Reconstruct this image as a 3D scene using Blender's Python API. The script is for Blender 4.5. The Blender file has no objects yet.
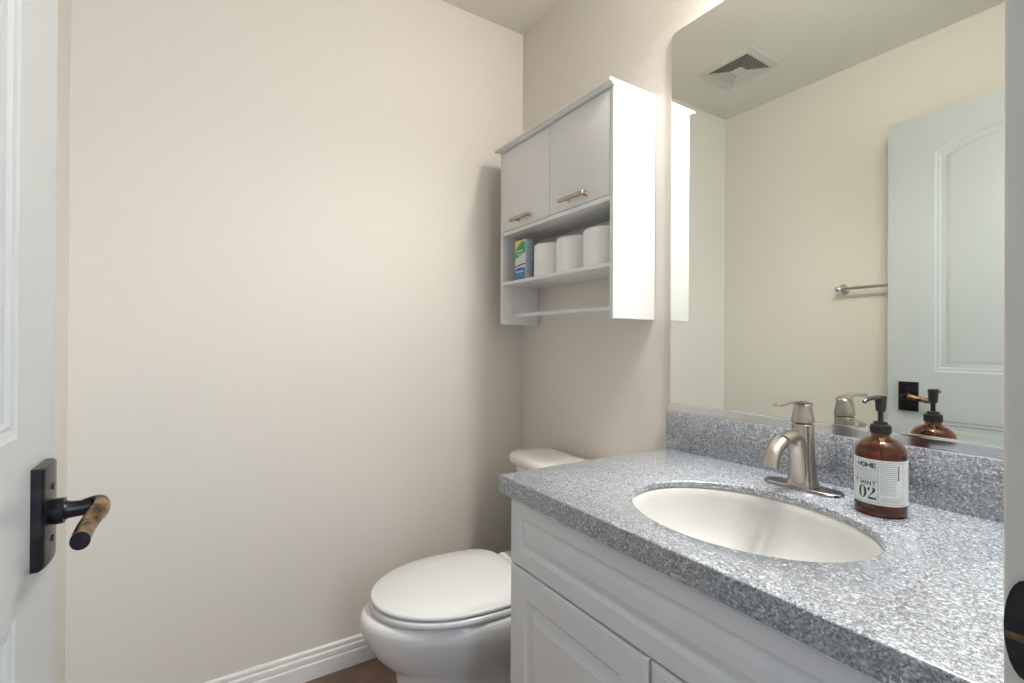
import bpy, bmesh, math, random
from math import pi, sin, cos, radians, sqrt
from mathutils import Vector, Matrix

random.seed(4)
S = bpy.context.scene
COL = S.collection

# ------------------------------------------------------------ camera
def make_camera():
    yaw, pitch, roll, f = .5726, .0042, .0057, 486.26
    cy, sy, cp, sp = cos(yaw), sin(yaw), cos(pitch), sin(pitch)
    fw = Vector((-cy*cp, sy*cp, sp)); r = Vector((sy, cy, 0)); up = r.cross(fw)
    r2 = r*cos(roll) + up*sin(roll); u2 = -r*sin(roll) + up*cos(roll)
    m = Matrix((( r2.x, u2.x, -fw.x, 1.7027), (r2.y, u2.y, -fw.y, -1.1455), (r2.z, u2.z, -fw.z, 1.1018), (0, 0, 0, 1)))
    cd = bpy.data.cameras.new('camera'); cd.sensor_width = 36; cd.lens = f*36/1024
    cd.clip_start = .01
    c = bpy.data.objects.new('camera', cd); COL.objects.link(c); c.matrix_world = m
    S.camera = c
make_camera()

# ------------------------------------------------------------ world, lights, exposure
S.view_settings.view_transform = 'Standard'; S.view_settings.look = 'None'
S.view_settings.gamma = 1; S.view_settings.use_curve_mapping = False
S.view_settings.exposure = 0.0
w = bpy.data.worlds.new('hall_ambient'); S.world = w; w.use_nodes = True
w.node_tree.nodes['Background'].inputs[0].default_value = (.72, .85, 1, 1)
w.node_tree.nodes['Background'].inputs[1].default_value = .45

def lamp(name, kind, loc, power, col, rot=(0, 0, 0), **k):
    d = bpy.data.lights.new(name, kind); d.energy = power; d.color = col
    for a, v in k.items(): setattr(d, a, v)
    o = bpy.data.objects.new(name, d); COL.objects.link(o); o.location = loc; o.rotation_euler = rot
    return o
# the three bulbs of the vanity light above the mirror (just out of frame), plus added counter fill
for x in (1.19, 1.34, 1.49):
    lamp('vanity_bulb', 'POINT', (x, -.125, 2.17), 3.9, (1, .955, .90), shadow_soft_size=.045)
    lamp('vanity_shade', 'SPOT', (x, -.125, 2.16), 10.1, (1, .965, .93), shadow_soft_size=.045, spot_size=radians(158), spot_blend=.45)
    lamp('counter_fill_spot', 'SPOT', (x, -.125, 2.15), 36, (1, .98, .96), shadow_soft_size=.045, spot_size=radians(78), spot_blend=.8)  # extra narrow cone, added only to brighten the countertop
# daylight in the hall behind the camera
lamp('hall_daylight', 'AREA', (2.9, -.50, 1.4), 28, (.74, .86, 1), rot=(0, radians(90), radians(8)), shape='RECTANGLE', size=1.8, size_y=1.0)

# ------------------------------------------------------------ dimensions
H, W = 2.407, 1.433
XE = 1.583                      # face of the door wall
ZC, TH, D, XC = .8085, .039, .5767, .771
ZB = .912

# ------------------------------------------------------------ materials
def mat(name, col, rough=.5, metal=0, spec=None, **k):
    m = bpy.data.materials.new(name); m.use_nodes = True
    b = m.node_tree.nodes['Principled BSDF']
    b.inputs['Base Color'].default_value = (*col, 1); b.inputs['Roughness'].default_value = rough
    b.inputs['Metallic'].default_value = metal
    if spec is not None: b.inputs['Specular IOR Level'].default_value = spec
    for a, v in k.items(): b.inputs[a.replace('_', ' ')].default_value = v
    return m
def nodes(m):
    nt = m.node_tree; return nt, nt.nodes, nt.links, nt.nodes['Principled BSDF']
def coords(m, scale=(1, 1, 1)):
    nt, N, L, b = nodes(m)
    g = N.new('ShaderNodeNewGeometry'); mp = N.new('ShaderNodeMapping'); mp.inputs['Scale'].default_value = scale
    L.new(g.outputs['Position'], mp.inputs['Vector']); return mp.outputs['Vector']
def add_bump(m, scale, strength, dist=.001, detail=2, sc=(1, 1, 1)):
    nt, N, L, b = nodes(m)
    n = N.new('ShaderNodeTexNoise'); n.inputs['Scale'].default_value = scale; n.inputs['Detail'].default_value = detail
    L.new(coords(m, sc), n.inputs['Vector'])
    u = N.new('ShaderNodeBump'); u.inputs['Strength'].default_value = strength; u.inputs['Distance'].default_value = dist
    L.new(n.outputs['Fac'], u.inputs['Height']); L.new(u.outputs['Normal'], b.inputs['Normal']); return m
def add_mottle(m, scale, c1, c2, lo=.35, hi=.65, sc=(1, 1, 1), detail=4):
    nt, N, L, b = nodes(m)
    n = N.new('ShaderNodeTexNoise'); n.inputs['Scale'].default_value = scale; n.inputs['Detail'].default_value = detail
    L.new(coords(m, sc), n.inputs['Vector'])
    r = N.new('ShaderNodeValToRGB'); r.color_ramp.elements[0].position = lo; r.color_ramp.elements[1].position = hi
    r.color_ramp.elements[0].color = (*c1, 1); r.color_ramp.elements[1].color = (*c2, 1)
    L.new(n.outputs['Fac'], r.inputs['Fac']); L.new(r.outputs['Color'], b.inputs['Base Color']); return m

M_wall = add_bump(mat('wall_paint', (.70, .665, .61), .6), 210, .35, .0012, 3)
M_ceil = add_bump(mat('ceiling_paint', (.70, .67, .62), .7), 160, .25, .001, 3)
M_trim = add_bump(mat('trim_paint', (.80, .775, .745), .35), 60, .05)
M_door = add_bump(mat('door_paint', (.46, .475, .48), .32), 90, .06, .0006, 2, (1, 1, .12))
M_jamb = add_bump(mat('jamb_paint', (.66, .645, .605), .4), 60, .05)
M_cab = add_bump(mat('cabinet_white', (.73, .73, .735), .33), 40, .03)
M_van = add_bump(mat('vanity_white', (.70, .71, .73), .36), 40, .04)
M_porc = add_bump(mat('porcelain', (.74, .74, .735), .08, 0, .5), 5, .01)
M_seat = add_bump(mat('seat_plastic', (.68, .685, .69), .2), 5, .01)
M_tank = add_bump(mat('tank_porcelain', (.76, .735, .69), .1), 5, .01)
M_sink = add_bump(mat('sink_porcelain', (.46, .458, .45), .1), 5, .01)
M_dark = add_bump(mat('dark_gap', (.02, .02, .02), .9), 60, .02)
M_paper = add_bump(mat('tissue_paper', (.90, .885, .87), .95), 300, .5, .001)
M_mirror = mat('mirror_glass', (.82, .855, .80), .0, 1)
add_bump(M_mirror, 1.5, .0)
M_chan = add_bump(mat('mirror_channel', (.72, .74, .76), .14, 1), 30, .02)
M_chrome = add_bump(mat('chrome', (.75, .75, .74), .1, 1), 30, .01)
M_nick = add_bump(mat('brushed_nickel', (.45, .415, .38), .3, 1), 300, .12, .0004, 2, (1, 1, .15))
M_nickd = add_bump(mat('plate_nickel', (.36, .34, .33), .24, 1), 300, .1, .0004, 2, (.2, 1, 1))
M_handle = add_bump(mat('pull_nickel', (.42, .36, .31), .35, 1), 300, .1, .0004)
M_bronze = add_mottle(add_bump(mat('oiled_bronze', (.03, .03, .035), .3, .85), 90, .3, .0008, 3), 40, (.018, .02, .026), (.045, .04, .042))
M_worn = add_mottle(add_bump(mat('worn_bronze', (.2, .12, .06), .3, .9), 90, .2, .0008, 3), 55, (.05, .035, .03), (.42, .25, .13), .38, .6)
M_black = add_bump(mat('black_plastic', (.012, .012, .014), .3), 80, .04)
M_vent = add_bump(mat('vent_metal', (.62, .59, .54), .5), 80, .05)
M_ventd = add_bump(mat('vent_duct', (.03, .03, .03), .9), 80, .05)

def granite():
    m = mat('speckled_granite', (.2, .2, .2), .2, 0, .6)
    nt, N, L, b = nodes(m)
    co = coords(m)
    def speck(scale, stops, kind='VORONOI'):
        v = N.new('ShaderNodeTexVoronoi'); v.inputs['Scale'].default_value = scale; L.new(co, v.inputs['Vector'])
        s = N.new('ShaderNodeSeparateColor'); L.new(v.outputs['Color'], s.inputs['Color'])
        r = N.new('ShaderNodeValToRGB'); r.color_ramp.interpolation = 'CONSTANT'
        e = r.color_ramp.elements
        while len(e) < len(stops): e.new(.5)
        for q, (p, c) in zip(e, stops): q.position = p; q.color = (*c, 1)
        L.new(s.outputs['Red'], r.inputs['Fac']); return r.outputs['Color'], s.outputs['Green']
    a, ga = speck(370, [(0, (.045, .052, .064)), (.20, (.13, .147, .172)), (.45, (.24, .264, .298)), (.76, (.38, .41, .45)), (.94, (.64, .66, .69))])
    c, gc = speck(860, [(0, (.05, .057, .07)), (.22, (.19, .212, .242)), (.7, (.30, .327, .365)), (.9, (.52, .54, .57))])
    mx = N.new('ShaderNodeMix'); mx.data_type = 'RGBA'; mx.inputs[0].default_value = .4
    L.new(a, mx.inputs[6]); L.new(c, mx.inputs[7]); L.new(mx.outputs[2], b.inputs['Base Color'])
    b.inputs['Coat Weight'].default_value = 1; b.inputs['Coat Roughness'].default_value = .22; b.inputs['Coat IOR'].default_value = 2.0
    return m
M_gran = granite()

def floor_mat():
    m = mat('brown_floor_tile', (.2, .13, .09), .45)
    nt, N, L, b = nodes(m)
    co = coords(m)
    n = N.new('ShaderNodeTexNoise'); n.inputs['Scale'].default_value = 9; n.inputs['Detail'].default_value = 6; L.new(co, n.inputs['Vector'])
    r = N.new('ShaderNodeValToRGB'); r.color_ramp.elements[0].position = .35; r.color_ramp.elements[1].position = .68
    r.color_ramp.elements[0].color = (.19, .115, .08, 1); r.color_ramp.elements[1].color = (.28, .18, .13, 1)
    L.new(n.outputs['Fac'], r.inputs['Fac'])
    br = N.new('ShaderNodeTexBrick'); br.offset = .5
    for k, v in (('Scale', 1), ('Brick Width', .6), ('Row Height', .3), ('Mortar Size', .0025)): br.inputs[k].default_value = v
    mp = N.new('ShaderNodeMapping'); mp.inputs['Rotation'].default_value = (0, 0, pi/2); L.new(co, mp.inputs['Vector']); L.new(mp.outputs[0], br.inputs['Vector'])
    mx = N.new('ShaderNodeMix'); mx.data_type = 'RGBA'; L.new(br.outputs['Fac'], mx.inputs[0]); L.new(r.outputs['Color'], mx.inputs[6])
    mx.inputs[7].default_value = (.06, .04, .03, 1); L.new(mx.outputs[2], b.inputs['Base Color'])
    return m
M_floor = floor_mat()

# amber glass, liquid
M_glass = mat('amber_glass', (.42, .17, .045), .02, 0, .5, Transmission_Weight=1.0, IOR=1.48)
M_liq = mat('amber_liquid', (.70, .34, .09), .02, 0, .5, Transmission_Weight=1.0, IOR=1.34)
M_label = add_mottle(mat('paper_label', (.62, .66, .67), .6), 90, (.58, .63, .65), (.66, .69, .70))
M_ink = add_bump(mat('label_ink', (.03, .035, .045), .6), 90, .02)
M_inkl = add_bump(mat('label_fine_print', (.33, .37, .40), .6), 90, .02)

# ------------------------------------------------------------ mesh helpers
def link(name, bm, m, parent=None, sharp=35, smooth=True, rec=True, mats=None, loc=None):
    if rec: bmesh.ops.recalc_face_normals(bm, faces=bm.faces)
    me = bpy.data.meshes.new(name); bm.to_mesh(me); bm.free()
    for mm in (mats or [m]): me.materials.append(mm)
    if smooth:
        for p in me.polygons: p.use_smooth = True
        me.set_sharp_from_angle(angle=radians(sharp))
    o = bpy.data.objects.new(name, me); COL.objects.link(o)
    if parent is not None: o.parent = parent
    return o
def rebase(o, pt):
    """move a top-level mesh's origin to pt without moving its shape"""
    o.data.transform(Matrix.Translation(-Vector(pt))); o.location = pt; return o
def tag(o, label=None, cat=None, group=None, kind=None):
    if label: o['label'] = label
    if cat: o['category'] = cat
    if group: o['group'] = group
    if kind: o['kind'] = kind
    return o
def thing(name, loc, label, cat, group=None, rz=0):
    o = bpy.data.objects.new(name, None); COL.objects.link(o); o.location = loc; o.rotation_euler = (0, 0, rz)
    o.empty_display_size = .05
    return tag(o, label, cat, group)
def bx(bm, x0, x1, y0, y1, z0, z1, bev=0, seg=2, mi=0):
    r = bmesh.ops.create_cube(bm, size=1)
    vs = r['verts']
    bmesh.ops.scale(bm, vec=(x1-x0, y1-y0, z1-z0), verts=vs)
    bmesh.ops.translate(bm, vec=((x0+x1)/2, (y0+y1)/2, (z0+z1)/2), verts=vs)
    es = list({e for v in vs for e in v.link_edges})
    for f in {f for v in vs for f in v.link_faces}: f.material_index = mi
    if bev: bmesh.ops.bevel(bm, geom=es, offset=bev, segments=seg, affect='EDGES', profile=.5)
    return bm
def box(name, m, parent, *a, **k):
    bm = bmesh.new(); bx(bm, *a, **k); return link(name, bm, m, parent)
def loft(bm, loops, cap0=True, cap1=True, closed=True, mi=0):
    vl = [[bm.verts.new(p) for p in lp] for lp in loops]
    n = len(vl[0])
    for a, b in zip(vl, vl[1:]):
        for i in range(n if closed else n-1):
            j = (i+1) % n
            f = bm.faces.new((a[i], a[j], b[j], b[i])); f.material_index = mi
    if cap0: bm.faces.new(vl[0][::-1]).material_index = mi
    if cap1: bm.faces.new(vl[-1]).material_index = mi
    return vl
def lathe(bm, prof, c=(0, 0), n=48, cap0=True, cap1=True, mi=0, a0=0):
    return loft(bm, [[(c[0]+r*cos(a0+2*pi*i/n), c[1]+r*sin(a0+2*pi*i/n), z) for i in range(n)] for r, z in prof], cap0, cap1, mi=mi)
def tube(bm, pts, rads, n=20, up=(0, 0, 1), cap=True, flat=None):
    """sweep an ellipse along pts; rads = list of r or (r_side, r_up)"""
    P = [Vector(p) for p in pts]; loops = []
    ref = Vector(up)
    for i, p in enumerate(P):
        t = (P[min(i+1, len(P)-1)] - P[max(i-1, 0)]).normalized()
        s = t.cross(ref)
        if s.length < 1e-4: s = t.cross(Vector((1, 0, 0)))
        s.normalize(); u = s.cross(t).normalized()
        r = rads[i]; ra, rb = (r if isinstance(r, tuple) else (r, r))
        if flat is None:
            loops.append([p + s*ra*cos(2*pi*k/n) + u*rb*sin(2*pi*k/n) for k in range(n)])
        else:   # superellipse section
            lp = []
            for k in range(n):
                a = 2*pi*k/n; c_, s_ = cos(a), sin(a)
                lp.append(p + s*ra*abs(c_)**flat*(1 if c_ >= 0 else -1) + u*rb*abs(s_)**flat*(1 if s_ >= 0 else -1))
            loops.append(lp)
    loft(bm, loops, cap, cap); return bm
def bez(p0, p1, p2, p3, n=12):
    p0, p1, p2, p3 = map(Vector, (p0, p1, p2, p3)); out = []
    for i in range(n+1):
        t = i/n; s = 1-t; out.append(p0*s**3 + p1*3*s*s*t + p2*3*s*t*t + p3*t**3)
    return out
def rrect(x0, x1, y0, y1, r, z, n=8):
    out = []
    for cx, cy, a0 in ((x1-r, y1-r, 0), (x0+r, y1-r, pi/2), (x0+r, y0+r, pi), (x1-r, y0+r, 3*pi/2)):
        for k in range(n+1):
            a = a0 + pi/2*k/n; out.append((cx+r*cos(a), cy+r*sin(a), z))
    return out
def raised(name, m, parent, x0, x1, z0, z1, yb, yf, prof):
    """panel facing -y: back at yb, face at yf; prof = [(inset, depth behind face)]"""
    bm = bmesh.new()
    def lp(i, y): return [(x0+i, y, z0+i), (x1-i, y, z0+i), (x1-i, y, z1-i), (x0+i, y, z1-i)]
    loft(bm, [lp(0, yb)] + [lp(i, yf+d) for i, d in prof])
    return link(name, bm, m, parent, sharp=12)

# ------------------------------------------------------------ the room
def struct(name, m, *a, **k):
    o = box(name, m, None, *a, **k); tag(o, kind='structure'); return o
struct('floor', M_floor, -.1, 1.9, -1.55, .1, -.06, 0)
struct('ceiling', M_ceil, -.1, 1.9, -1.55, .1, H, H+.06)
struct('wall_back', M_wall, -.1, 0, -W-.1, .1, 0, H)
struct('wall_right', M_wall, 0, XE+.115, 0, .1, 0, H)
struct('wall_left', M_wall, 0, XE+.115, -W-.1, -W, 0, H)
# door wall with its opening
JY, HY = -.580, -1.304
bm = bmesh.new()
bx(bm, XE, XE+.115, JY+.02, 0, 0, H)
bx(bm, XE, XE+.115, -W, HY-.02, 0, H)
bx(bm, XE, XE+.115, HY-.02, JY+.02, 2.06, H)
tag(link('wall_front', bm, M_wall), kind='structure')
# door frame
fr = bpy.data.objects.new('trim_1', None); COL.objects.link(fr); tag(fr, kind='structure')
box('jamb', M_jamb, fr, XE, XE+.115, JY, JY+.0195, 0, 2.04, bev=.005, seg=3)
box('jamb', M_jamb, fr, XE, XE+.115, HY-.0195, HY, 0, 2.04, bev=.003)
box('head_jamb', M_jamb, fr, XE, XE+.115, HY-.0195, JY+.0195, 2.0405, 2.0595, bev=.003)
box('door_stop', M_jamb, fr, XE+.042, XE+.077, JY-.0115, JY, 0, 2.03, bev=.003)
# strike plate with its curled lip
bm = bmesh.new()
zc_ = .872
out = [(XE+.034, zc_-.045), (XE+.034, zc_+.040)]
for k in range(13):
    a = pi/2 + pi*k/12
    out.append((XE+.014 + .0125*cos(a), zc_ + .040*sin(a)))
a_, b_ = [], []
for y, dst in ((JY-.0006, a_), (JY-.003, b_)):
    for x, z in out: dst.append((x, y, z))
loft(bm, [a_, b_])
link('strike_plate', bm, M_bronze, fr)
bm = bmesh.new()
bx(bm, XE+.003, XE+.03, JY-.0042, JY-.0031, .862, .868, bev=.0005)
link('latch_edge', bm, M_worn, fr)

# baseboards (stepped profile)
def baseboard(name, p0, p1, nrm):
    prof = [(0, 0), (.014, 0), (.014, .048), (.0125, .051), (.009, .0525), (.009, .055), (.0115, .058), (.0115, .071), (.009, .074), (.0055, .0755), (.0055, .078), (.008, .081), (.0075, .089), (.0035, .0935), (0, .094)]
    bm = bmesh.new()
    loft(bm, [[(p[0]+nrm[0]*d, p[1]+nrm[1]*d, z) for d, z in prof] for p in (p0, p1)])
    tag(link(name, bm, M_trim, sharp=25), kind='structure')
baseboard('baseboard_back', (0, -W, 0), (0, 0, 0), (1, 0))
baseboard('baseboard_right', (.0145, 0, 0), (.79, 0, 0), (0, -1))
baseboard('baseboard_left', (.0145, -W, 0), (XE, -W, 0), (0, 1))

# ------------------------------------------------------------ the open panelled door
def door_leaf():
    x0, x1, z0, z1, yf, yb = .841, 1.563, .012, 2.03, HY, HY-.035
    bm = bmesh.new()
    px0, px1 = .995, 1.409
    def arch(i, y, n=24, zb=1.0, zs=1.862, rise=.062):
        cx = (px0+px1)/2; hw = (px1-px0)/2; R = (hw*hw+rise*rise)/(2*rise); cz = zs+rise-R
        Ri = R-i; h = hw-i
        pts = [(px0+i, y, zb+i), (px1-i, y, zb+i)]
        a1 = math.asin(h/Ri)
        for k in range(n+1):
            a = a1 - 2*a1*k/n
            pts.append((cx+Ri*sin(a), y, cz+Ri*cos(a)))
        return pts
    def rect(i, y, zb=.23, zt=.812):
        return [(px0+i, y, zb+i), (px1-i, y, zb+i), (px1-i, y, zt-i), (px0+i, y, zt-i)]
    prof = [(0, 0), (.004, .002), (.010, .0032), (.014, .0026), (.019, .0058), (.034, .0058), (.046, .0025), (.050, .002)]
    def panel(fn):
        return loft(bm, [fn(i, yf-d) for i, d in prof], cap0=False, cap1=True)[0]
    a = panel(arch); b = panel(rect)
    o = [bm.verts.new(p) for p in ((x0, yf, z0), (x1, yf, z0), (x1, yf, z1), (x0, yf, z1))]
    es = []
    for lp in (a, b, o):
        for i in range(len(lp)):
            v, w_ = lp[i], lp[(i+1) % len(lp)]
            es.append(bm.edges.get((v, w_)) or bm.edges.new((v, w_)))
    bmesh.ops.triangle_fill(bm, edges=es, use_beauty=True, use_dissolve=False)
    q = [bm.verts.new((v.co.x, yb, v.co.z)) for v in o]
    for i in range(4):
        j = (i+1) % 4; bm.faces.new((o[i], o[j], q[j], q[i]))
    bm.faces.new(q)
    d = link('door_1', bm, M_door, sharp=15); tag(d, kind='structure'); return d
door = door_leaf()
# lever handle set
ZH, XH = .897, .914
bm = bmesh.new()
w2, h2 = .0325, .0585
loops = []
for dz, dy in ((-h2, 0), (-h2, .0085), (-h2+.002, .0105), (h2-.002, .0105), (h2, .0085), (h2, 0)):
    loops.append([(XH-w2, HY, ZH+dz)] + [(XH+w2*t, HY+dy+(.0025*(1-t*t) if dy else 0)-(.0015 if abs(t) == 1 and dy else 0), ZH+dz) for t in [-1+2*k/16 for k in range(17)]] + [(XH+w2, HY, ZH+dz)])
loft(bm, loops)
bp = link('handle_plate', bm, M_bronze, door, sharp=40)
for dz in (-.031, .031):
    bm = bmesh.new()
    tube(bm, [(XH, HY+.011, ZH+dz), (XH, HY+.0145, ZH+dz)], [.0040, .0036], 12)
    link('screw', bm, M_black, bp)
bm = bmesh.new()
yy = HY+.011
tube(bm, [(XH, yy, ZH), (XH, yy+.006, ZH), (XH, yy+.013, ZH), (XH, yy+.0135, ZH), (XH, yy+.017, ZH), (XH, yy+.040, ZH)], [.0145, .0155, .0150, .0120, .0100, .0088], 24)
link('handle_neck', bm, M_bronze, door)
# lever grip: bulbous elbow, then a gentle wave back toward the hinges with a flat-cut end
bm = bmesh.new()
pts = bez((XH-.001, yy+.030, ZH), (XH-.010, yy+.048, ZH+.002), (XH+.014, yy+.052, ZH+.003), (XH+.034, yy+.047, ZH+.000), 14) + bez((XH+.034, yy+.047, ZH+.000), (XH+.055, yy+.042, ZH-.004), (XH+.070, yy+.040, ZH-.010), (XH+.098, yy+.042, ZH-.010), 10)[1:]
n = len(pts)
tube(bm, pts, [(.0088, .0100+.0022*sin(pi*min(1, i/16))) for i in range(n)], 22)
o = link('lever', bm, None, door, mats=[M_bronze, M_worn])
for p in o.data.polygons:
    p.material_index = 1 if XH+.018 < p.center.x < XH+.0975 else 0

# ------------------------------------------------------------ vanity
van = thing('vanity_cabinet', (0, 0, 0), 'white raised-panel bathroom vanity cabinet under the grey speckled countertop', 'vanity')
YV = -.535
bm = bmesh.new()
VX0, VX1 = .785, XE-.002
bx(bm, VX0, VX0+.018, YV, -.002, .002, ZC-TH)          # left side
bx(bm, VX1-.018, VX1, YV, -.002, .002, ZC-TH)
bx(bm, VX0+.018, VX1-.018, YV+.07, YV+.085, .002, .10)  # toe kick
bx(bm, VX0+.018, VX1-.018, YV+.0, -.002, .10, .118)     # bottom
bx(bm, VX0+.018, VX1-.018, YV, YV+.02, .60, .63)        # rails
bx(bm, VX0+.018, VX1-.018, YV, YV+.02, ZC-TH-.03, ZC-TH)
bx(bm, 1.165, 1.205, YV, YV+.02, .118, .60)
link('cabinet_body', bm, M_van, van)
P_DOOR = [(0, .005), (.0025, .0015), (.006, .0005), (.009, .001), (.0105, 0), (.056, 0), (.060, .0035), (.066, .0055), (.070, .0055), (.092, .0015), (.095, .0008), (.099, .0008)]
P_DRAW = [(0, .005), (.0025, .0015), (.006, .0005), (.009, .001), (.0105, 0), (.038, 0), (.0415, .0035), (.046, .0050), (.049, .0050), (.062, .0015), (.064, .0008), (.067, .0008)]
raised('drawer_front', M_van, van, VX0, XE-.004, .6155, .764, YV-.001, YV-.021, P_DRAW)
raised('cabinet_door', M_van, van, VX0, 1.182, .115, .612, YV-.001, YV-.021, P_DOOR)
raised('cabinet_door', M_van, van, 1.186, XE-.004, .115, .612, YV-.001, YV-.021, P_DOOR)

# ------------------------------------------------------------ countertop with sink cut-out
SX, SY, SA, SB = 1.204, -.344, .203, .166
def ell(s, z, n=96, dx=0, dy=0, add=0): return [(SX+dx+(SA*s+add)*cos(2*pi*k/n), SY+dy+(SB*s+add)*sin(2*pi*k/n), z) for k in range(n)]
def countertop():
    bm = bmesh.new()
    x0, x1, y0, y1 = XC, XE-.001, -D, -.001
    def R(i, z): return [(x0+i, y0+i, z), (x1, y0+i, z), (x1, y1, z), (x0+i, y1, z)]
    o = loft(bm, [R(.0, ZC-TH), R(.0, ZC-.003), R(.0008, ZC-.0009), R(.003, ZC)], False, False)
    e = loft(bm, [ell(1.13, ZC-TH), ell(1.13, ZC-.0125), ell(1, ZC-.0125), ell(1, ZC-.003), ell(1, ZC-.0009, add=.0008), ell(1, ZC, add=.003)], False, False)
    for k in (0, -1):
        es = []
        for lp in (o[k], e[k]):
            for i in range(len(lp)):
                v, w_ = lp[i], lp[(i+1) % len(lp)]
                es.append(bm.edges.get((v, w_)) or bm.edges.new((v, w_)))
        bmesh.ops.triangle_fill(bm, edges=es, use_beauty=True)
    return link('countertop', bm, M_gran, sharp=50)
ct = countertop()
tag(ct, 'grey speckled stone countertop with an oval sink cut-out on the white vanity', 'countertop')
bm = bmesh.new(); bx(bm, XC, XE-.001, -.02, -.001, ZC+.0002, ZB, bev=.0012)
link('backsplash', bm, M_gran, ct)

# sink
def sink():
    bm = bmesh.new(); z0 = ZC-.0132
    prof = [(1.10, z0), (1.012, z0), (.995, z0-.004), (.975, z0-.020), (.94, z0-.045), (.88, z0-.075), (.78, z0-.102), (.62, z0-.122), (.40, z0-.133), (.18, z0-.138), (.115, z0-.1395)]
    inner = [ell(s, z) for s, z in prof]
    outer = [ell(s+.035, z-.011) for s, z in prof[::-1] if s < 1.0] + [ell(1.10, z0-.011)]
    vl = loft(bm, inner + outer, False, False)
    a, b = vl[0], vl[-1]
    for i in range(96): bm.faces.new((a[i], a[(i+1) % 96], b[(i+1) % 96], b[i]))
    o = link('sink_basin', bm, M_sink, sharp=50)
    tag(o, 'white oval undermount sink basin set into the grey countertop', 'sink')
    bm = bmesh.new()
    lathe(bm, [(.024, z0-.141), (.027, z0-.136), (.024, z0-.134), (.018, z0-.135), (.018, z0-.132), (.010, z0-.130)], (SX, SY), 32)
    link('drain', bm, M_chrome, o)
sink()

# ------------------------------------------------------------ faucet
FX, FY = 1.186, -.100
fa = thing('faucet', (FX, FY, ZC), 'brushed nickel single-lever faucet standing behind the oval sink', 'faucet')
bm = bmesh.new()
hl, hw = .076, .026
def stad(i, z):
    out = []
    for sx in (1, -1):
        for k in range(17):
            a = -pi/2+pi*k/16
            out.append((sx*(hl-hw) + sx*(hw-i)*cos(a), sx*(hw-i)*sin(a), z))
    return out
loft(bm, [stad(0, .0002), stad(0, .0035), stad(.0008, .005), stad(.003, .0062), stad(.0045, .0058)])
link('base_plate', bm, M_nickd, fa)
def sq(rx, ry, z, p=.62, n=40, dx=0, dy=0):
    out = []
    for k in range(n):
        a = 2*pi*k/n; c_, s_ = cos(a), sin(a)
        out.append((dx+rx*abs(c_)**p*(1 if c_ > 0 else -1), dy+ry*abs(s_)**p*(1 if s_ > 0 else -1), z))
    return out
bm = bmesh.new()
loft(bm, [sq(.0275, .0265, .006), sq(.0275, .0265, .010), sq(.0258, .0245, .014), sq(.0245, .0225, .018), sq(.0225, .0205, .04), sq(.0205, .0195, .07), sq(.0198, .0195, .10, .8), sq(.0195, .0195, .131, .9), sq(.0188, .0188, .1325, .95)])
link('body', bm, M_nick, fa, sharp=30)
bm = bmesh.new()
lathe(bm, [(.0172, .131), (.0172, .1355)], (0, 0), 32)
link('seam_ring', bm, M_black, fa)
# spout: rises from the foot of the body and arches over the bowl
bm = bmesh.new()
pts = bez((0, -.010, .008), (0, -.014, .06), (0, -.012, .116), (0, -.052, .110), 16) + bez((0, -.052, .110), (0, -.088, .105), (0, -.116, .088), (0, -.121, .058), 14)[1:]
n = len(pts)
rad = []
for i in range(n):
    t = i/(n-1); rad.append((.0190-.0048*min(1, t*1.5)+.0012*max(0, t-.9)/.1, .0150-.0030*min(1, t*1.5)+.001*max(0, t-.9)/.1))
tube(bm, pts, rad, 24, up=(0, 1, .35), flat=.9)
link('spout', bm, M_nick, fa)
# handle cap and lever
bm = bmesh.new()
loft(bm, [sq(.0190, .0190, .1345, .95), sq(.0202, .0202, .1355, .9), sq(.0202, .0202, .143, .9), sq(.0185, .019, .149, .85), sq(.0155, .017, .164, .8), sq(.0150, .016, .171, .8), sq(.012, .013, .1745, .9)])
cap = link('handle', bm, M_nick, fa, sharp=30)
bm = bmesh.new()
pts = bez((0, .012, .172), (0, -.02, .183), (0, -.056, .182), (0, -.084, .176), 12) + [Vector((0, -.098, .1765)), Vector((0, -.103, .1775))]
n = len(pts)
rad = [((.0145-.0085*i/(n-1)) if i < n-2 else (.0075 if i == n-2 else .004), .0048-.0012*i/(n-1)) for i in range(n)]
tube(bm, pts, rad, 20, flat=.8)
link('lever', bm, M_nick, cap)

# ------------------------------------------------------------ amber soap bottle
BX, BY = 1.334, -.133
AC = math.atan2(-1.1455-BY, 1.7027-BX)       # azimuth facing the doorway
so = thing('soap_bottle', (BX, BY, ZC), 'amber glass pump soap bottle with a white printed label on the countertop', 'soap bottle')
RB = .0378
oprof = [(.030, .0006), (.0355, .001), (.0374, .004), (RB, .008), (RB, .100), (.0371, .108), (.0350, .116), (.0300, .1235), (.0230, .1285), (.0160, .1315), (.0135, .134), (.0130, .142)]
bm = bmesh.new()
iprof = [(.0110, .142), (.0112, .134), (.0145, .1295), (.0215, .1265), (.028, .1215), (.0330, .1145), (.0351, .107), (.0358, .100), (.0358, .009), (.034, .005), (.028, .0045)]
vl = loft(bm, [[(r*cos(2*pi*i/64), r*sin(2*pi*i/64), z) for i in range(64)] for r, z in oprof+iprof], True, True)
link('bottle', bm, M_glass, so, sharp=60)
bm = bmesh.new()
lathe(bm, [(.027, .0047), (.0338, .0053), (.0356, .0092), (.0356, .0975), (.0356, .0985)], (0, 0), 64)
link('liquid', bm, M_liq, so, sharp=60)
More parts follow.
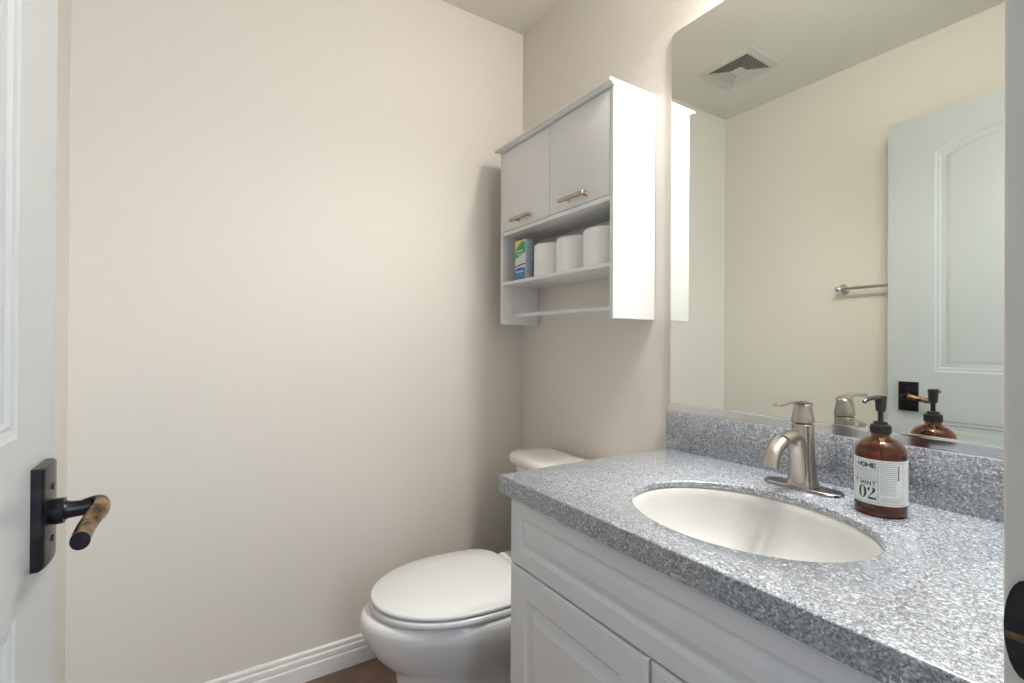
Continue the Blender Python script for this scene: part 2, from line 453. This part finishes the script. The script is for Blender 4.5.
# label wrap
RL = RB+.0004
bm = bmesh.new()
loops = []
nl = 80; zl0, zl1 = .021, .0975
A0, A1 = AC-radians(100), AC+radians(150)     # gap at the back of the bottle
outer = []; inner = []
for k in range(nl+1):
    a = A0+(A1-A0)*k/nl
    outer.append((cos(a), sin(a)))
for k in range(nl):
    (c1, s1), (c2, s2) = outer[k], outer[k+1]
vs = [[bm.verts.new((r*c, r*s, z)) for c, s in outer] for r, z in ((RB+.0001, zl0), (RL, zl0), (RL, zl1), (RB+.0001, zl1))]
for q in range(4):
    a, b = vs[q], vs[(q+1) % 4]
    for k in range(nl): bm.faces.new((a[k], a[k+1], b[k+1], b[k]))
bm.faces.new([v[0] for v in vs]); bm.faces.new([v[-1] for v in vs][::-1])
lab = link('label', bm, M_label, so, sharp=60)
lab['label'] = 'white paper label with black lettering'
def wrap_bm(bm, r):
    """x = arc length to the right of the facing line, y = height -> wrapped on the bottle"""
    for k in range(-28, 24):
        bmesh.ops.bisect_plane(bm, geom=bm.verts[:]+bm.edges[:]+bm.faces[:], plane_co=(k*.002, 0, 0), plane_no=(1, 0, 0))
    for v in bm.verts:
        a = AC + v.co.x/RB; rr = r + v.co.z
        v.co = Vector((rr*cos(a), rr*sin(a), v.co.y))
def text_bm(bm, s, size, x, y, align='RIGHT', sx=1.0, rot=0, bold=.0):
    cu = bpy.data.curves.new('t', 'FONT'); cu.body = s; cu.size = size; cu.align_x = align; cu.offset = bold
    o = bpy.data.objects.new('t', cu); COL.objects.link(o)
    bpy.context.view_layer.update()
    dg = bpy.context.evaluated_depsgraph_get(); me = bpy.data.meshes.new_from_object(o.evaluated_get(dg))
    me.transform(Matrix.Translation((x, y, 0)) @ Matrix.Rotation(rot, 4, 'Z') @ Matrix.Diagonal((sx, 1, 1, 1)))
    bm.from_mesh(me); bpy.data.meshes.remove(me); bpy.data.objects.remove(o); bpy.data.curves.remove(cu)
def strip(bm, x0, x1, y0, y1, z=0):
    n = max(1, int((x1-x0)/.002))
    a = [bm.verts.new((x0+(x1-x0)*k/n, y0, z)) for k in range(n+1)]; b = [bm.verts.new((x0+(x1-x0)*k/n, y1, z)) for k in range(n+1)]
    for k in range(n): bm.faces.new((a[k], a[k+1], b[k+1], b[k]))
bm = bmesh.new()
GL = {'H': ([[(0, 0), (0, 1)], [(.7, 0), (.7, 1)], [(0, .5), (.7, .5)]], .7), 'O': ([[(.35-.35*cos(t*pi/8), .5+.5*sin(t*pi/8)) for t in range(17)]], .7),
      'M': ([[(0, 0), (0, 1), (.42, .25), (.84, 1), (.84, 0)]], .84), 'E': ([[(.58, 0), (0, 0), (0, 1), (.58, 1)], [(0, .5), (.48, .5)]], .58),
      'T': ([[(0, 1), (.66, 1)], [(.33, 0), (.33, 1)]], .66), 'I': ([[(.06, 0), (.06, 1)]], .12), 'N': ([[(0, 0), (0, 1), (.68, 0), (.68, 1)]], .68),
      '.': ([[(.0, .45), (.14, .45)]], .14), ' ': ([], .22)}
def letters(txt, x1, y, h, wd, th, gap=.26):
    """block capitals, right-aligned at x1"""
    tot = sum(GL[c][1]*wd for c in txt) + gap*wd*(len(txt)-1); x = x1-tot
    for c in txt:
        for st in GL[c][0]:
            for (ax, ay), (bx_, by) in zip(st, st[1:]):
                a = Vector((x+ax*wd, y+ay*h)); b = Vector((x+bx_*wd, y+by*h)); d = (b-a).normalized(); a -= d*th*.45; b += d*th*.45
                nrm = Vector((-d.y, d.x))*th/2
                bm.faces.new([bm.verts.new((*p, 0)) for p in (a-nrm, b-nrm, b+nrm, a+nrm)])
        x += (GL[c][1]+gap)*wd
letters('. HOME', -.0068, .0838, .0066, .0080, .0019)
letters('T MINT', -.0068, .0528, .0062, .0070, .0014, .34)
# heavy-contrast numerals: thick verticals, thin horizontals
def ring(cx, cy, rx, ry, tx, ty, n=40):
    for k in range(n):
        a, b = 2*pi*k/n, 2*pi*(k+1)/n
        bm.faces.new([bm.verts.new((cx+fx*cos(t), cy+fy*sin(t), 0)) for fx, fy, t in ((rx, ry, a), (rx, ry, b), (rx-tx, ry-ty, b), (rx-tx, ry-ty, a))])
ring(-.0268, .0400, .0068, .0108, .0040, .0011)
pt_ = [(-.0172, .0450, .0018), (-.0170, .0475, .0024), (-.0152, .0498, .0016), (-.0125, .0503, .0014), (-.0098, .0490, .0030), (-.0088, .0458, .0042), (-.0098, .0422, .0036), (-.0130, .0380, .0018), (-.0158, .0345, .0012), (-.0172, .0318, .0014)]
for (xa, ya, wa), (xb, yb_, wb) in zip(pt_, pt_[1:]):
    bm.faces.new([bm.verts.new(p) for p in ((xa-wa/2, ya, 0), (xb-wb/2, yb_, 0), (xb+wb/2, yb_, 0), (xa+wa/2, ya, 0))])
for q in (((-.0178, .0292), (-.0060, .0292), (-.0060, .0318), (-.0120, .0330), (-.0178, .0318)), ((-.0066, .0300), (-.0056, .0300), (-.0056, .0365), (-.0062, .0365))):
    bm.faces.new([bm.verts.new((*p, 0)) for p in q])
for k in range(14):   # ball terminal
    a, b = 2*pi*k/14, 2*pi*(k+1)/14
    bm.faces.new([bm.verts.new(p) for p in ((-.0168, .0460, 0), (-.0168+.0022*cos(a), .0460+.0024*sin(a), 0), (-.0168+.0022*cos(b), .0460+.0024*sin(b), 0))])
for x0, x1, y0, y1 in ((-.0035, -.0030, .024, .0945), (-.050, .040, .0940, .0944), (-.050, .040, .0243, .0247), (-.050, -.0035, .0795, .0799), (-.050, -.0035, .0612, .0616), (.0335, .0338, .024, .0945), (-.0445, -.0441, .024, .0945)):
    strip(bm, x0, x1, y0, y1)
for k in range(6): strip(bm, .0245, .0272, .0655+.0042*k, .0655+.0042*k+(.0028 if k % 3 else .0034))
wrap_bm(bm, RL+.0002)
link('lettering', bm, M_ink, lab, smooth=False, rec=False)
bm = bmesh.new()
for i in range(16):                       # fine print of the right column
    y = .0905-.0034*i
    x = -.0005
    while x < .0215:
        l = random.uniform(.0015, .004); strip(bm, x, min(x+l, .022), y, y+.0013); x += l+.0008
for i in range(3): strip(bm, .0, .031, .0335-.0028*i, .0343-.0028*i)
for j in range(3):                        # ornamental block between the two headings
    for i in range(9):
        cx_, cy_ = -.041+.0042*i+.002*(j % 2), .0648+.0055*j
        pr = None
        for k in range(11):
            a = 2*pi*k/12*1.0; p = (cx_+.0021*cos(a), cy_+.0026*sin(a))
            if pr:
                m_ = ((p[0]-cx_)*.72+cx_, (p[1]-cy_)*.72+cy_); q_ = ((pr[0]-cx_)*.72+cx_, (pr[1]-cy_)*.72+cy_)
                bm.faces.new([bm.verts.new((*t, 0)) for t in (p, pr, q_, m_)])
            pr = p
wrap_bm(bm, RL+.0002)
link('fine_print', bm, M_inkl, lab, smooth=False, rec=False)
# pump
bm = bmesh.new()
lathe(bm, [(.0135, .1385), (.0148, .139), (.0148, .153), (.0142, .1545), (.0110, .1550), (.0105, .1590), (.0085, .1600), (.0050, .1605)], (0, 0), 40)
for k in range(24):
    a = 2*pi*k/24; c_, s_ = cos(a), sin(a)
    vs = bmesh.ops.create_cube(bm, size=1)['verts']
    bmesh.ops.scale(bm, vec=(.0014, .0018, .012), verts=vs); bmesh.ops.rotate(bm, matrix=Matrix.Rotation(a, 3, 'Z'), verts=vs)
    bmesh.ops.translate(bm, vec=(.0148*c_, .0148*s_, .146), verts=vs)
pc = link('pump_collar', bm, M_black, so)
bm = bmesh.new()
lathe(bm, [(.0042, .159), (.0042, .176), (.0070, .178), (.0080, .184), (.0085, .196), (.0090, .2025), (.0082, .2050), (.004, .2055)], (0, 0), 28)
aN = -pi/2 - radians(6)   # nozzle points along the mirror wall, away from the door
dr = Vector((cos(aN), sin(aN), 0))
pts = [dr*.004+Vector((0, 0, .2010)), dr*.024+Vector((0, 0, .2020)), dr*.038+Vector((0, 0, .2012)), dr*.047+Vector((0, 0, .1990)), dr*.051+Vector((0, 0, .1960))]
tube(bm, pts, [(.0062, .004), (.005, .0036), (.0042, .0034), (.004, .0034), (.0036, .0032)], 16)
link('pump_head', bm, M_black, so)
bm = bmesh.new()
tube(bm, [(.001, 0, .139), (.003, 0, .09), (.010, .002, .012)], [.0018]*3, 10)
link('dip_tube', bm, mat('dip_tube_plastic', (.5, .42, .3), .4), so)

# ------------------------------------------------------------ mirror
ZM0, ZM1, XM0, XM1 = .9335, 1.993, .7765, XE-.004
bm = bmesh.new()
def mrect(i, y, r=.018):
    out = []
    for (px, pz, a0, rr) in ((XM1-i, ZM1-i, 0, .001), (XM0+i, ZM1-i, pi/2, r), (XM0+i, ZM0+i, pi, .001), (XM1-i, ZM0+i, 3*pi/2, .001)):
        sx = -1 if a0 in (0, 3*pi/2) else 1; sz = -1 if a0 in (0, pi/2) else 1
        for k in range(7):
            a = a0+pi/2*k/6; out.append((px+sx*rr+rr*cos(a), y, pz+sz*rr+rr*sin(a)))
    return out
loft(bm, [mrect(0, -.0012), mrect(0, -.0076), mrect(.0008, -.0084)])
mi = link('wall_mirror', bm, M_mirror, sharp=20)
tag(mi, 'large frameless wall mirror above the granite backsplash reflecting the open door', 'mirror')
bm = bmesh.new()
bx(bm, XM0-.003, XM1, -.0102, -.001, ZB+.0006, ZM0-.0003)
bx(bm, XM0-.003, XM1, -.0124, -.0090, ZM0-.0035, ZM0+.0015, bev=.001)
link('mirror_channel', bm, M_chan, mi)

# ------------------------------------------------------------ wall cabinet over the toilet
KX0, KX1, KD, KZ0, KZ1 = .110, .714, .173, 1.1745, 1.828
ka = thing('wall_cabinet', (.41, 0, KZ0), 'white wall cabinet with two doors and an open shelf hung above the toilet', 'cabinet')
ka.location = (0, 0, 0)
PT = .015
bm = bmesh.new()
bx(bm, KX0, KX0+PT, -KD, -.002, KZ0, KZ1, bev=.0012)
bx(bm, KX1-PT, KX1, -KD, -.002, KZ0, KZ1, bev=.0012)
bx(bm, KX0+PT, KX1-PT, -KD+.004, -.004, KZ1-.016, KZ1-.001)
bx(bm, KX0+PT, KX1-PT, -.008, -.003, 1.322, KZ1-.016)
link('cabinet_body', bm, M_cab, ka)
box('shelf', M_cab, ka, KX0+PT+.0003, KX1-PT-.0003, -KD+.001, -.0085, 1.510, 1.524, bev=.001)
sh = box('shelf', M_cab, ka, KX0+PT+.0003, KX1-PT-.0003, -KD+.001, -.0085, 1.322, 1.334, bev=.001)
# crown: flared moulding around three sides
bm = bmesh.new()
def crown(i, z): return [(KX0-i*.8, -.002, z), (KX0-i*.8, -KD-i, z), (KX1+i*.22, -KD-i, z), (KX1+i*.22, -.002, z)]
loft(bm, [crown(-.004, KZ1+.0002), crown(-.004, KZ1+.0012), crown(.003, KZ1+.0012), crown(.008, KZ1+.004), crown(.016, KZ1+.007), crown(.020, KZ1+.0075), crown(.021, KZ1+.009), crown(.021, KZ1+.0145), crown(.019, KZ1+.016)])
link('crown_moulding', bm, M_cab, ka, sharp=30)
def pull(xa, xb, parent):
    bm = bmesh.new()
    y = -KD-.022; z = 1.551
    bx(bm, xa, xb, y-.005, y+.005, z-.0055, z+.0055, bev=.0015)
    for x in (xa+.030, xb-.012):
        tube(bm, [(x, -KD-.0002, z), (x, -KD-.004, z), (x, y+.003, z)], [.0065, .0048, .0048], 16)
    link('handle', bm, M_handle, parent)
d1 = box('cabinet_door', M_cab, ka, KX0+PT+.0015, .4165, -KD, -KD+.014, 1.5255, KZ1-.004, bev=.0012)
pull(.206, .322, d1)
d2 = box('cabinet_door', M_cab, ka, .4185, KX1-PT-.0015, -KD, -KD+.014, 1.5255, KZ1-.004, bev=.0012)
pull(.492, .612, d2)
bm = bmesh.new()
tube(bm, [(KX0+PT+.0002, -.115, 1.210), (KX1-PT-.0002, -.115, 1.210)], [.0075, .0075], 20)
link('towel_rod', bm, M_cab, ka)

# tissue rolls on the shelf
def roll(x, y, label, R=.067):
    bm = bmesh.new(); z0 = 1.3343; h = .118
    prof = [(.021, z0+.001), (R-.003, z0), (R, z0+.003), (R, z0+h-.004), (R-.004, z0+h), (.021, z0+h-.001)]
    n = 56
    vl = loft(bm, [[(x+r*cos(2*pi*i/n), y+r*sin(2*pi*i/n), z) for i in range(n)] for r, z in prof], False, False)
    a, b = vl[-1], vl[0]
    for i in range(n): bm.faces.new((a[i], a[(i+1) % n], b[(i+1) % n], b[i]))
    o = link('toilet_roll', bm, M_paper, sharp=40); tag(o, label, 'toilet paper', 'toilet rolls on the cabinet shelf')
    rebase(o, (x, y, z0))
roll(.322, -.084, 'white toilet roll on the cabinet shelf directly beside the blue box')
roll(.455, -.086, 'white toilet roll in the middle of the three on the cabinet shelf')
roll(.603, -.088, 'white toilet roll on the cabinet shelf nearest the mirror, farthest from the blue box', R=.074)

# carton
bo = thing('carton', (.236, -.150, 1.3343), 'small blue, green and yellow cardboard carton left of the toilet rolls', 'box')
M_cw = add_mottle(mat('carton_white', (.6, .66, .7), .4), 120, (.52, .6, .66), (.68, .72, .74))
M_cside = add_mottle(mat('carton_side', (.4, .46, .54), .4), 150, (.34, .42, .5), (.48, .53, .58))
M_cb = add_mottle(mat('carton_blue', (.02, .16, .42), .35), 90, (.01, .10, .32), (.05, .25, .55))
M_cg = add_mottle(mat('carton_green', (.02, .32, .12), .35), 90, (.01, .25, .14), (.06, .42, .12))
M_cy = add_mottle(mat('carton_yellow', (.85, .6, .05), .35), 90, (.8, .5, .03), (.9, .68, .1))
M_cd = add_bump(mat('carton_navy', (.01, .05, .10), .35), 90, .02)
HX, HD, BH = .034, .017, .143
box('carton_body', M_cside, bo, -HX, HX, -HD, HD, 0, BH, bev=.0008)
def plaque(name, m, pts, y=-HD-.0004, t=.0003, parent=bo):
    bm = bmesh.new(); loft(bm, [[(x, y+t, z) for x, z in pts], [(x, y, z) for x, z in pts]])
    return link(name, bm, m, parent, smooth=False)
e = HX-.0008
plaque('front_print', M_cw, [(-e, .001), (e, .001), (e, BH-.001), (-e, BH-.001)])
plaque('blue_band', M_cb, [(-e, .001), (e, .001), (e, .040)] + [(e-2*e*k/10, .040+.004*sin(pi*k/10)) for k in range(1, 10)] + [(-e, .038)], -HD-.0008)
plaque('navy_stripe', M_cd, [(-e, .046), (0, .050), (e, .052), (e, .057), (0, .055), (-e, .050)], -HD-.0008)
plaque('yellow_corner', M_cy, [(-e, .098), (-.012, .128), (.010, .138), (e, .141), (e, BH-.001), (-e, BH-.001)], -HD-.0008)
plaque('green_swoosh', M_cg, [(-e, .075), (-.012, .082), (.016, .088), (e, .098), (e, .128), (.024, .136), (.006, .134), (-.012, .124), (-.027, .110), (-e, .096)], -HD-.0011)
for z, a, b, t in ((.100, -.022, .020, .006), (.089, -.016, .022, .004), (.026, -.024, .022, .005)):
    bm = bmesh.new()
    x = a
    while x < b:
        l = random.uniform(.003, .006); bx(bm, x, min(x+l, b), -HD-.0016, -HD-.0012, z, z+t); x += l+.0014
    link('front_lettering', bm, M_cw, bo, smooth=False)
bm = bmesh.new()
for i in range(14):
    z = .018+.0072*i; y = -HD+.006
    while y < HD-.008:
        l = random.uniform(.003, .009); bx(bm, HX+.0001, HX+.0006, y, y+l, z, z+.0016); y += l+.0016
link('side_print', bm, M_cb, bo, smooth=False)
bx_ = bmesh.new(); bx(bx_, -HX+.001, HX-.001, -HD+.001, HD-.001, BH+.0001, BH+.0006)
link('carton_top', bx_, M_cd, bo, smooth=False)

# ------------------------------------------------------------ toilet
TO = thing('toilet', (.437, -.008, 0), 'white two-piece toilet with closed oval lid between the wall and the vanity', 'toilet', rz=radians(-6))
def egg(yb, yf, w, z, n=72, p=1.0, bk=.47):
    """closed outline, back yb (flatter), front yf (pointed round), half width w"""
    L_ = yb-yf; yc = yb - L_*.43; out = []
    for k in range(n):
        a = 2*pi*k/n; s_, c_ = sin(a), cos(a)
        if s_ >= 0:     # back half
            x = w*abs(c_)**bk*(1 if c_ >= 0 else -1); y = yc+(yb-yc)*abs(s_)**bk
        else:
            x = w*abs(c_)**p*(1 if c_ >= 0 else -1); y = yc+(yc-yf)*s_
        out.append((x, y, z))
    return out
bm = bmesh.new()
secs = [(-.14, -.652, .134, .0), (-.14, -.655, .136, .006), (-.14, -.655, .136, .026), (-.15, -.650, .130, .034), (-.15, -.645, .124, .08), (-.15, -.645, .122, .12), (-.14, -.650, .124, .155),
        (-.12, -.650, .128, .180), (-.12, -.680, .144, .205), (-.12, -.708, .161, .237), (-.12, -.730, .176, .272), (-.12, -.745, .186, .308), (-.12, -.750, .190, .334), (-.12, -.748, .189, .348), (-.12, -.742, .185, .356), (-.125, -.734, .179, .3595)]
loft(bm, [egg(a, b*1.02, c*1.025, z-.004) for a, b, c, z in secs])
link('bowl', bm, M_porc, TO, sharp=60)
# trapway bulge on the sides of the pedestal
bm = bmesh.new()
for s in (1, -1):
    tube(bm, bez((s*.060, -.52, .10), (s*.088, -.44, .15), (s*.092, -.34, .30), (s*.085, -.20, .16), 16) + [Vector((s*.080, -.15, .05))], [(.030, .040)]+[(.034, .048)]*16+[(.03, .04)], 20)
link('trapway', bm, M_porc, TO, sharp=60)
# deck for the tank
bm = bmesh.new()
loft(bm, [rrect(-.10, .10, -.30, -.05, .04, .20), rrect(-.15, .15, -.30, -.03, .04, .30), rrect(-.175, .175, -.29, -.022, .04, .352), rrect(-.172, .172, -.29, -.025, .04, .364)])
link('tank_deck', bm, M_porc, TO, sharp=60)
def slab(name, m, yb, yf, w, z0, z1, r=.006):
    bm = bmesh.new()
    lo = [egg(yb-r, yf+r, w-r, z0), egg(yb-r*.3, yf+r*.3, w-r*.3, z0+r*.3), egg(yb, yf, w, z0+r), egg(yb, yf, w, z1-r), egg(yb-r*.3, yf+r*.3, w-r*.3, z1-r*.3), egg(yb-r, yf+r, w-r, z1), egg(yb-.05, yf+.09, w-.06, z1+.0015), egg(yb-.12, yf+.18, .05, z1+.0022)]
    loft(bm, lo); return link(name, bm, m, TO, sharp=50)
slab('seat', M_seat, -.292, -.738, .192, .358, .3775, .006)
lid = slab('lid', M_seat, -.292, -.735, .191, .3805, .393, .005)
bm = bmesh.new()
bm.free()
for s in (1, -1):
    bm = bmesh.new()
    tube(bm, [(s*.055, -.280, .385), (s*.105, -.280, .385)], [.012, .012], 16)
    bx(bm, s*.080-.02, s*.080+.02, -.293, -.258, .3645, .381, bev=.004)
    link('hinge', bm, M_seat, TO)
# tank and its cover
bm = bmesh.new()
loft(bm, [rrect(-.19, .19, -.185, -.040, .045, .3655), rrect(-.197, .197, -.19, -.036, .05, .40), rrect(-.205, .205, -.196, -.033, .05, .60), rrect(-.207, .207, -.198, -.033, .05, .672)])
link('tank', bm, M_tank, TO, sharp=60)
bm = bmesh.new()
loft(bm, [rrect(-.214, .214, -.203, -.030, .05, .6725), rrect(-.230, .230, -.213, -.028, .06, .6755), rrect(-.235, .235, -.216, -.026, .06, .682), rrect(-.235, .235, -.216, -.026, .06, .697), rrect(-.229, .229, -.210, -.030, .055, .708), rrect(-.208, .208, -.194, -.040, .05, .7145), rrect(-.15, .15, -.15, -.07, .03, .716)])
link('tank_lid', bm, M_tank, TO, sharp=50)

# ------------------------------------------------------------ towel bar on the wall behind the door (seen in the mirror)
tb = thing('towel_bar', (.62, -W, 1.364), 'chrome towel bar on the wall by the door, seen in the mirror', 'towel bar')
def rosette(x):
    bm = bmesh.new()
    prof = [(.026, .0003), (.026, .004), (.023, .006), (.021, .0065), (.021, .0085), (.017, .012), (.010, .0135), (.0085, .018), (.0080, .046), (.011, .050), (.013, .056), (.0125, .064), (.008, .069), (.003, .0705)]
    loft(bm, [[(x+r*cos(2*pi*i/32), y, r*sin(2*pi*i/32)) for i in range(32)] for r, y in prof])
    link('post', bm, M_chrome, tb)
rosette(0); rosette(.40)
bm = bmesh.new(); tube(bm, [(-.004, .056, 0), (.404, .056, 0)], [.0075, .0075], 20); link('bar', bm, M_chrome, tb)

# ------------------------------------------------------------ ceiling vent (seen in the mirror)
vx0, vx1, vy0, vy1 = .205, .488, -1.142, -.892
ve = thing('ceiling_vent', ((vx0+vx1)/2, (vy0+vy1)/2, H), 'square louvred ceiling air vent, seen in the mirror', 'vent')
cx_, cy_ = (vx1-vx0)/2, (vy1-vy0)/2
ix, iy = .102, .098
bm = bmesh.new()
def vr(a, b, z): return [(-a, -b, z), (a, -b, z), (a, b, z), (-a, b, z)]
loft(bm, [vr(cx_, cy_, -.0005), vr(cx_, cy_, -.003), vr(cx_-.004, cy_-.004, -.005), vr(ix+.006, iy+.006, -.006), vr(ix, iy, -.0055), vr(ix, iy, -.0008)], False, False)
link('vent_frame', bm, M_vent, ve, sharp=20)
box('vent_duct', M_ventd, ve, -ix, ix, -iy, iy, -.0014, -.0006)
sq_ = .026
for side in range(4):
    bm = bmesh.new()
    nb = 8
    for k in range(nb):
        t0 = k/nb
        # louver k at distance from the centre square to the frame
        dist = (sq_ + (iy-sq_)*(k+.5)/nb) if side % 2 == 0 else (sq_ + (ix-sq_)*(k+.5)/nb)
        hwid = (sq_ + (ix-sq_)*(k+.5)/nb) if side % 2 == 0 else (sq_ + (iy-sq_)*(k+.5)/nb)
        a = [(-hwid+.001, dist-.0022, -.0024), (hwid-.001, dist-.0022, -.0024), (hwid-.001, dist+.0022, -.0044), (-hwid+.001, dist+.0022, -.0044)]
        b = [(x, y, z-.0009) for x, y, z in a]
        if side % 2: pass
        R_ = Matrix.Rotation(-pi/2*side, 3, 'Z')
        loft(bm, [[R_ @ Vector(p) for p in a], [R_ @ Vector(p) for p in b]])
    link('louvres', bm, M_vent, ve, smooth=False)
box('centre_plate', M_vent, ve, -sq_, sq_, -sq_, sq_, -.0058, -.0046)
